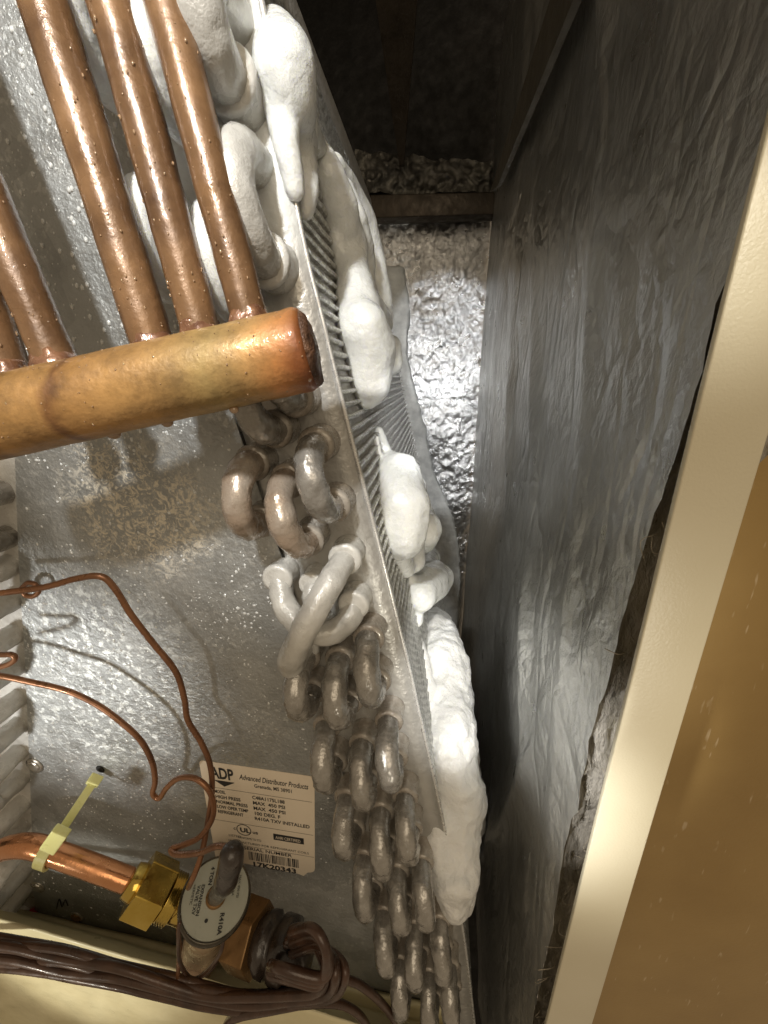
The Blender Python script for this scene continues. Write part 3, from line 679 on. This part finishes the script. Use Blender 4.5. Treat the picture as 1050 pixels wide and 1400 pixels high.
for (x, y, r) in [(155, 592, .0015), (228, 577, .0012), (418, 515, .0013), (320, 560, .0009), (60, 600, .0009)]:
    p = aty(x, y, YH - .002); bmesh.ops.create_icosphere(drops, subdivisions=3, radius=1, matrix=Matrix.Translation(p) @ Matrix.Diagonal((r * 1.2, r, r, 1)))
obj('water_beads', drops, M['bead_copper'], t_m, kind='stuff')

# ------------------------------------------------------------------ ice
def ice_thing(name, label, chain, mat, voxel, disp, smooth_it=8):
    """chain: (px, py, radius px, k) points; k radii outside the finned face; None breaks the run"""
    bm = bmesh.new(); last = None; cs = []
    for c in chain:
        if c is None: last = None; continue
        px, py, rpx, k = c; r_ = ray(px, py); f_ = ray(525, 700)
        den = sn.dot(r_) - k * rpx * (r_.dot(f_)) / F
        t = d0 / den if abs(den) > 1e-5 else .2
        p = r_ * t
        if not (D - .004 < p.y < .36) or t < 0: p = aty(px, py, min(max(p.y if t > 0 else .33, D - .002), .33))
        r = rpx * scale_at(p) * 1.13
        if last:
            n = max(2, int((p - last[0]).length / (min(r, last[1]) * .35)))
            for i in range(n + 1): sphere(bm, last[0].lerp(p, i / n), last[1] + (r - last[1]) * i / n, 2)
        else: sphere(bm, p, r, 2)
        last = (p, r); cs.append(p)
    o = obj(name, bm, mat, origin=cs[0].copy()); tag(o, label, 'ice', 'ice on the coil')
    to_real_mesh(o, voxel, smooth_it, disp); return o
smooth_d = lambda p: .0010 * noise.noise(p * 70) + .0004 * noise.noise(p * 190)
rough_d = lambda p: .0022 * noise.noise(p * 75) + .0013 * noise.noise(p * 150) + .0004 * noise.noise(p * 360)
ice_thing('ice_bulge', 'big smooth white ice bulge at the top with long tongues running down the fins',
          [(382, 55, 30, .6), (390, 95, 41, .7), (397, 130, 36, .7), (404, 168, 26, .6), (408, 205, 18, .6), None, (366, 40, 15, .4), (372, 90, 22, .4), (382, 150, 20, .4), (394, 215, 17, .45), (404, 262, 12, .5), None,
           (410, 175, 22, .6), (416, 225, 19, .6), (418, 270, 14, .6), (417, 292, 10, .5), None, (421, 130, 13, .9), (418, 180, 15, .8), (436, 205, 12, .7), (448, 240, 14, .7)],
          M['ice'], .0011, smooth_d)
ice_thing('ice_tongue', 'long lumpy white ice tongue down the middle of the fins beside the header end',
          [(436, 195, 12, .6), (450, 245, 21, .7), (465, 290, 24, .7), (479, 340, 23, .7), (484, 385, 24, .7), (490, 425, 28, .7), None, (466, 262, 18, .8), (478, 300, 22, .8), (490, 345, 20, .8), (496, 385, 17, .8), (500, 430, 22, .8), None,
           (456, 222, 13, .9), (474, 258, 16, .9), (492, 302, 20, .9), (503, 346, 20, .9), (510, 388, 20, .9), (519, 432, 19, .9), None,
           (462, 330, 12, .5), (472, 372, 14, .5), (478, 415, 15, .5), (496, 448, 33, .8), (507, 482, 35, .8), (506, 520, 28, .7), (504, 540, 18, .7), None,
           (474, 400, 13, .5), (480, 455, 17, .5), (484, 490, 10, .5), None, (497, 410, 20, .8), (517, 440, 20, .9)], M['ice'], .0011, smooth_d)
ice_thing('ice_nub', 'small round ice knob right of the long ice tongue against the grey back strip',
          [(530, 476, 17, 1.0), (533, 496, 16, 1.0), None, (505, 355, 10, 1.0), (508, 372, 9, 1.0)][:2], M['ice'], .0011, smooth_d)
ice_thing('ice_lump', 'cluster of drooping white ice lumps halfway down the fins above the snowy column',
          [(518, 590, 7, .5), (528, 625, 9, .6), (545, 652, 30, .9), (551, 692, 35, .9), (551, 732, 31, .8), None, (566, 668, 18, 1.2), (556, 700, 18, 1.), None,
           (560, 720, 18, .9), (562, 765, 18, .9), None, (514, 600, 5, .4), (519, 640, 6, .4), (524, 672, 6, .4), (530, 700, 5, .4), None, (522, 690, 6, .4), (526, 715, 5, .4), None, (540, 745, 17, .7), (553, 775, 14, .7)], M['ice'], .0010, smooth_d)
ice_thing('ice_drop', 'smooth teardrop of white ice hanging right of the drooping lumps',
          [(576, 695, 13, 1.3), (580, 725, 23, 1.4), (578, 738, 19, 1.3)], M['ice'], .0010, smooth_d)
ice_thing('ice_clump', 'shaded grey ice clump just above the snowy white column',
          [(594, 792, 24, 1.2), (585, 800, 24, 1.1), (575, 815, 20, 1.0), None, (560, 795, 11, .7), (566, 830, 11, .7), (568, 846, 10, .7), None, (588, 762, 13, 1.2), (576, 785, 15, .8)], M['ice'], .0010, smooth_d)
ice_thing('ice_column', 'thick snowy white ice column down the lower fins beside the dark foil wall',
          [(594, 842, 13, .7), (598, 868, 25, .75), (604, 905, 33, .75), (606, 950, 32, .75), (610, 1000, 36, .75), (616, 1050, 36, .75), (624, 1100, 37, .75), (622, 1150, 30, .7), (622, 1190, 30, .65), (622, 1220, 23, .6), (622, 1240, 13, .5), None,
           (616, 930, 25, .9), (622, 1010, 26, .9), (634, 1075, 24, .9), (642, 1108, 20, .9), (645, 1128, 15, .9), None, (650, 1158, 7, 1.1), (648, 1168, 7, 1.1), None, (630, 1185, 22, .8), (628, 1225, 17, .7), None, (572, 880, 9, .4), (582, 950, 13, .4), (590, 1030, 14, .4), (600, 1110, 16, .4), (604, 1180, 17, .4), (606, 1225, 10, .4)], M['rough_ice'], .0011, rough_d, 3)
# frost spreading over the back wall behind the coil
bm = bmesh.new()
fp = [(526, 362), (552, 364), (560, 420), (556, 480), (566, 530), (582, 590), (594, 650), (612, 690), (624, 730), (630, 780), (626, 860), (560, 860), (530, 600), (522, 470)]
yb2 = YB - .010
vs = [bm.verts.new(aty(x, y, yb2)) for x, y in fp]; fc = bm.faces.new(vs); r_ = bmesh.ops.extrude_face_region(bm, geom=[fc])
for e in r_['geom']:
    if isinstance(e, bmesh.types.BMVert): e.co += Vector((0, .014, 0))
o = obj('frost_sheet', bm, simple('grey_frost', (.50, .52, .52), (.74, .76, .75), 90, .6, 0, 150, .0015), origin=aty(580, 600, yb2))
tag(o, 'pale grey sheet of frost on the back foil behind the coil', 'frost'); to_real_mesh(o, .0026, 4, lambda p: .0022 * noise.noise(p * 50) + .0012 * noise.noise(p * 140))
# ------------------------------------------------------------------ drain pan
def pl(px, py, y): return aty(px, py, y)
prof = [((45, 1246), (265, 1298), D + .003), ((45, 1248), (265, 1302), D - .003), ((45, 1255), (265, 1318), D - .007), ((45, 1257), (265, 1322), D - .012), ((45, 1282), (265, 1352), D - .021),
        ((45, 1302), (265, 1374), D - .023), ((45, 1560), (265, 1640), D - .027)]
bm = bmesh.new(); rows = []
for a, b_, y in prof:
    A, B = pl(*a, y), pl(*b_, y); d = (B - A); d.z *= .8
    rows.append([A + d * t + Vector((0, .0006 * noise.noise((A + d * t) * 30), 0)) for t in [i / 6 - 1.0 for i in range(22)]])
# rails across make a smooth moulded rim
fine = [catmull([r[i] for r in rows], 5) for i in range(22)]
V = [[bm.verts.new(p) for p in f_] for f_ in fine]
for a, b_ in zip(V, V[1:]):
    for i in range(len(a) - 1): bm.faces.new((a[i], b_[i], b_[i + 1], a[i + 1]))
o = obj('drain_pan', bm, M['cream'], origin=aty(150, 1330, D - .02)); tag(o, 'cream plastic drain pan along the bottom under the tubes', 'drain pan')
for (x, y, yy, lb_, r) in [(37, 1261, D - .006, 'small red plastic plug at the left end of the drain pan', .0042), (566, 1372, D + .004, 'deep red plug behind the lowest return bends', .0075)]:
    c = aty(x, y, yy); bm = bmesh.new(); lathe(bm, c, Vector((.2, -1, .5)), [(r * .9, -.006), (r, -.002), (r, .002), (r * .7, .0035), (r * .3, .0036)], 20)
    o = obj('pan_plug', bm, M['red'], origin=c); tag(o, lb_, 'plug')
# ------------------------------------------------------------------ expansion valve
c = aty(295, 1227, D - .026); bend = aty(270, 1318, D - .012)
n = (c - bend).normalized(); rd = 44.5 * scale_at(c)
t_v = thing('expansion_valve', 'expansion valve with pale round sticker on its head, joined by brass nuts', 'valve', c)
bm = bmesh.new(); lathe(bm, c, n, [(rd * .80, -.0075), (rd * .97, -.0055), (rd * 1.03, -.0035), (rd * 1.05, -.0015), (rd * 1.02, .0002), (rd * .96, .0008), (rd * .955, .0002)], 56); obj('power_head', bm, M['rim'], t_v)
bm = bmesh.new(); lathe(bm, c, n, [(rd * .955, -.0005), (rd * .955, .0005), (rd * .25, .0007), (rd * .2, .0002)], 56); dsk = obj('round_sticker', bm, M['disc'], t_v, smooth=False)
bm = bmesh.new(); lathe(bm, c, n, [(rd * .30, .0), (rd * .29, .0015), (rd * .22, .0022), (rd * .1, .0018), (.0001, .0016)], 28); obj('hub', bm, M['old_brass'], t_v)
# lettering on the sticker, following the sticker's own slant
r_img = (aty(340, 1190, D - .026) - c); ux = (r_img - n * r_img.dot(n)).normalized(); ux = (Matrix.Rotation(math.radians(-95), 3, n) @ ux)
tocamx = ux; vx = -(n.cross(ux)); vx = vx if vx.dot(Vector((0, 0, -1))) > -2 else -vx
tm = bmesh.new()
def dp(u, v_, h=0): return c + ux * (u * rd) + vx * (v_ * rd) + n * (.0008)
def DT(s_, u, v_, size, **k): text(tm, s_, u, v_, size * rd, lambda a, b_, h: dp(a, b_), ux, vx, **k)
DT('R410A', .36, -.22, .17, bold=.03); DT('EXPANSION', -.30, .48, .13, bold=.02); DT('VALVE TXV', -.28, .60, .13, bold=.02); DT('4 TON', -.72, .30, .15, bold=.03); DT('CAUTION', -.80, .08, .12, bold=.02)
DT('HERMETIC', -.30, .72, .10); DT('MADE IN USA', -.62, -.45, .10); DT('MAX 450 PSI', -.5, -.6, .10)
for (u, v_, r) in [(-.55, -.2, .045), (.52, .15, .05)]:
    tm.faces.new([tm.verts.new(dp(u + r * math.cos(t), v_ + r * math.sin(t))) for t in [k * math.pi / 5 for k in range(10)]])
obj('printed_text', tm, M['ink'], dsk, smooth=False)
bm = bmesh.new(); bl = (bend - c)
lathe(bm, c, -n, [(rd * .80, .005), (rd * .70, .007), (rd * .68, bl.length * .98), (rd * .72, bl.length), (rd * .72, bl.length * 1.12), (rd * .55, bl.length * 1.16), (rd * .3, bl.length * 1.16)], 36); obj('valve_body', bm, M['valve_body'], t_v)
bm = bmesh.new(); rb = rd * .71; a_ = n.orthogonal().normalized(); b2 = n.cross(a_)
ring = [c - n * bl.length * .72 + (a_ * math.cos(t) + b2 * math.sin(t)) * rb for t in [k * 2 * math.pi / 40 for k in range(41)]]
tube(bm, ring, .0009, 8, 'flat'); obj('wire_ring', bm, M['dark_tube'], t_v)
# sensing tube stub on the hub (dark sleeve)
s0, s1, s2 = c + n * .001, aty(308, 1205, D - .036), aty(318, 1168, D - .036)
bm = bmesh.new(); tube(bm, catmull([s0, s1, s2], 6), [.0032] * 6 + [.0040] * 7, 20, 'round', .0005, 200); obj('sleeve', bm, M['black_part'], t_v)
# inlet: copper tube, brass flare nut and union
def seg(p, q): return p, q, (q - p)
i0, i1 = aty(186, 1206, D - .024), aty(262, 1240, D - .022); ax = (i1 - i0).normalized(); L = (i1 - i0).length
bm = bmesh.new(); hexnut(bm, i0 + ax * L * .27, ax, 37 * scale_at(i0), L * .46, .35); bevel(bm, .0005); obj('flare_nut', bm, M['brass'], t_v, smooth=False)
bm = bmesh.new(); lathe(bm, i0, ax, [(.0044, -.003), (.0062, -.0025), (.0068, .0005), (.0068, .002)], 26); obj('nut_neck', bm, M['brass'], t_v)
bm = bmesh.new(); q = i0 + ax * L * .52; prof2 = [(.0085, 0)]
for k in range(5): prof2 += [(.0092, .0004 + k * .0011), (.0080, .0009 + k * .0011)]
prof2 += [(.0075, .007), (.0075, L * .5), (.005, L * .52)]
lathe(bm, q, ax, prof2, 30); obj('union', bm, M['brass'], t_v)
# outlet: dull nut, dark distributor body
o0, o1 = aty(318, 1270, D - .020), aty(440, 1318, D - .028); ax = (o1 - o0).normalized(); L = (o1 - o0).length
bm = bmesh.new(); hexnut(bm, o0 + ax * L * .20, ax, 40 * scale_at(o0), L * .26, .9); bevel(bm, .0006); obj('outlet_nut', bm, M['old_brass'], t_v, smooth=False)
bm = bmesh.new(); R0 = 30 * scale_at(o0)
lathe(bm, o0, ax, [(R0 * .6, L * .05), (R0 * .9, L * .34), (R0 * 1.1, L * .40), (R0 * 1.12, L * .46), (R0 * .9, L * .48), (R0 * .9, L * .54), (R0 * 1.15, L * .56), (R0 * 1.15, L * .68), (R0 * .95, L * .70), (R0 * .8, L * .84), (R0 * .4, L * .86)], 32)
for v_ in bm.verts: v_.co += (v_.co - o0).normalized() * (.0012 * noise.noise(v_.co * 220))
obj('distributor_body', bm, M['black_part'], t_v)
# copper inlet line
t_l = thing('copper_line', 'bright copper tube bent at the left, running into the brass nut', 'pipe', aty(100, 1175, D - .022))
pts = [aty(x, y, D - .022) for x, y in [(-45, 1190), (-15, 1170), (15, 1158), (45, 1157), (75, 1167), (120, 1183), (186, 1208)]]
bm = bmesh.new(); tube(bm, catmull(pts, 8), 14.5 * scale_at(pts[3]), 24, 'flat'); obj('tube', bm, M['bright_copper'], t_l)
# cable tie
t_t = thing('cable_tie', 'pale yellow cable tie slanting from a hole down round the copper tube', 'cable tie', aty(68, 1152, D - .026))
a, b_ = aty(134, 1060, D - .004), aty(80, 1142, D - .026)
w_ = .0022; sd_ = (b_ - a).cross(Vector((0, -1, .4))).normalized() * w_
def strip(bm, pts, half, th):
    prev = None
    for i, p in enumerate(pts):
        d = (pts[min(i + 1, len(pts) - 1)] - pts[max(i - 1, 0)]).normalized(); nn = (-p).normalized(); s_ = d.cross(nn).normalized(); nn = s_.cross(d)
        ring = [bm.verts.new(p + s_ * half * sx + nn * th * sy) for sx, sy in ((-1, -1), (1, -1), (1, 1), (-1, 1))]
        if prev:
            for k in range(4): bm.faces.new((prev[k], prev[(k + 1) % 4], ring[(k + 1) % 4], ring[k]))
        else: bm.faces.new(ring)
        prev = ring
    bm.faces.new(prev[::-1])
bm = bmesh.new(); strip(bm, [a.lerp(b_, t / 6) for t in range(7)], .0017, .0005); obj('strap', bm, M['tie'], t_t, smooth=False)
bm = bmesh.new(); strip(bm, [a, a.lerp(b_, .09), a.lerp(b_, .18)], .0027, .0018); bevel(bm, .0005); obj('head', bm, M['tie'], t_t, smooth=False)
bm = bmesh.new(); h0, h1 = aty(85, 1135, D - .029), aty(67, 1160, D - .031); strip(bm, [h0, h0.lerp(h1, .5), h1], .0031, .0018); bevel(bm, .0006); obj('lock', bm, M['tie'], t_t, smooth=False)
bm = bmesh.new(); ctr = aty(68, 1166, D - .022); axl = (pts[5] - pts[3]).normalized(); rr = 16.5 * scale_at(pts[3]); u_ = axl.orthogonal().normalized(); v2_ = axl.cross(u_); prev = None
for k in range(33):
    t = 2 * math.pi * k / 32; d = u_ * math.cos(t) + v2_ * math.sin(t)
    ring = [bm.verts.new(ctr + d * (rr + h) + axl * x) for x, h in ((-.0024, -.0004), (.0024, -.0004), (.0024, .0007), (-.0024, .0007))]
    if prev:
        for q_ in range(4): bm.faces.new((prev[q_], prev[(q_ + 1) % 4], ring[(q_ + 1) % 4], ring[q_]))
    prev = ring
obj('loop', bm, M['tie'], t_t, smooth=False)
# thin copper lines
def line(name, label, cat, pts, r, mat, group=None):
    P_ = catmull([aty(x, y, D - h) for x, y, h in pts], 8); bm = bmesh.new(); tube(bm, P_, r, 10, 'round', .00006, 200)
    return tag(obj(name, bm, mat, origin=P_[len(P_) // 2].copy()), label, cat, group)
line('capillary_line', 'upper thin copper line arching over the sheet then dropping past the label', 'copper line',
     [(-40, 818, .020), (0, 811, .018), (60, 803, .016), (105, 791, .015), (137, 788, .014), (156, 803, .013), (180, 841, .012), (210, 880, .012), (240, 918, .012), (252, 955, .012), (257, 985, .012), (275, 1015, .013), (287, 1045, .014), (290, 1080, .016), (284, 1125, .02), (275, 1170, .026), (264, 1200, .030), (258, 1213, .029)], .0011, M['wire_copper'])
line('capillary_line', 'lower thin copper line bending in an S below the copper arch and into the valve', 'copper line',
     [(-40, 920, .018), (0, 924, .017), (40, 932, .016), (90, 944, .015), (130, 962, .014), (163, 985, .014), (192, 1012, .014), (208, 1042, .014), (212, 1068, .014), (209, 1085, .014), (218, 1091, .014), (228, 1077, .015), (244, 1064, .016), (266, 1064, .017), (284, 1078, .018), (292, 1100, .019), (289, 1122, .021), (272, 1145, .023), (248, 1156, .025), (234, 1161, .026), (242, 1168, .028), (272, 1166, .030), (296, 1157, .033), (312, 1160, .035), (318, 1170, .036)], .0011, M['wire_copper'])
line('wire_loop', 'short bent copper loop poking in at the left edge between the two thin lines', 'wire', [(-30, 893, .02), (0, 895, .02), (15, 895, .02), (21, 900, .02), (14, 907, .02), (0, 912, .02), (-30, 918, .02)], .0010, M['wire_copper'])
line('wire_ring', 'tiny copper ring behind the upper thin line near the left edge', 'wire', [(30, 804, .006), (38, 797, .006), (48, 799, .006), (53, 808, .006), (46, 815, .006), (35, 814, .006), (30, 805, .006)], .0009, M['wire_copper'])
line('valve_wire', 'thin dark wire looping below the valve body', 'wire', [(246, 1262, .036), (244, 1290, .038), (247, 1318, .036), (262, 1338, .034), (280, 1330, .034), (300, 1305, .034), (306, 1284, .032)], .0008, M['dark_tube'])
line('valve_wire', 'straight thin wire dropping at the left of the valve onto the brown tubes', 'wire', [(246, 1255, .030), (244, 1275, .034), (245, 1300, .036), (243, 1342, .036)], .0009, M['wire_copper'])
# distributor tubes: from the dark body round a loop and away to the left in a bundle
random.seed(5)
lab_ = 'dark brown tube in the bundle sweeping from the distributor across the drain pan'
for k in range(8):
    j = lambda s_: random.uniform(-s_, s_); e = k - 3.5; out_ = 430 + k * 4.2
    h = .036 + .0012 * (k % 3)
    pts = [(398 + j(6), 1288 + e * 5, .028), (415 + k * 2, 1283 + e * 4, .030), (out_, 1297 + e * 3 + j(3), .032), (out_ + 12 + j(4), 1328 + j(4), h), (out_ - 4, 1358 + e * 1.5, h + .001), (395, 1366 + e * 2.2 + j(3), h),
           (340, 1369 + e * 3 + j(3), h), (285, 1364 + e * 3.6 + j(3), h), (230, 1350 + e * 4.5 + j(3), h), (160, 1332 + e * 5 + j(4), h), (90, 1317 + e * 5.8 + j(4), h), (20, 1305 + e * 6.6 + j(4), h), (-50, 1297 + e * 7, h)]
    line('distributor_tube', 'dark brown tube, ' + ('topmost', 'second from the top', 'third from the top', 'fourth from the top', 'fifth from the top', 'sixth from the top', 'second from the bottom', 'lowest')[k] + ' of the bundle at the left photo edge', 'tube', pts, .0016 + random.uniform(0, .0003), M['dark_tube'], 'distributor tubes swept to the left')
for k in range(3):
    pts = [(400, 1275 + k * 14, .030), (428 + k * 5, 1270 + k * 10, .034), (446 + k * 2, 1302 + k * 8, .038), (438, 1345 - k * 4, .040), (405 - k * 10, 1340 - k * 8, .040), (370, 1332 - k * 6, .036)]
    line('distributor_tube', 'dark brown tube coiled round the distributor end, ' + ('highest', 'middle', 'lowest')[k] + ' of the three coils', 'tube', pts, .0019, M['dark_tube'], 'distributor tubes coiled at the end')
line('dark_cable', 'upper dark cable curving from the tube loop down to the bottom edge', 'cable', [(425, 1344, .03), (455, 1338, .027), (485, 1343, .024), (512, 1362, .022), (535, 1388, .020), (552, 1420, .02)], .0017, M['dark_tube'])
line('dark_cable', 'lower dark cable leaving the tube loop toward the bottom edge', 'cable', [(410, 1373, .034), (445, 1371, .03), (472, 1375, .027), (495, 1392, .025), (510, 1420, .024)], .0017, M['dark_tube'])
line('dark_cable', 'short dark tube end lying below the bundle at the bottom edge', 'cable', [(306, 1420, .036), (312, 1398, .037), (330, 1388, .038), (370, 1380, .038), (410, 1372, .037)], .0018, M['dark_tube'])
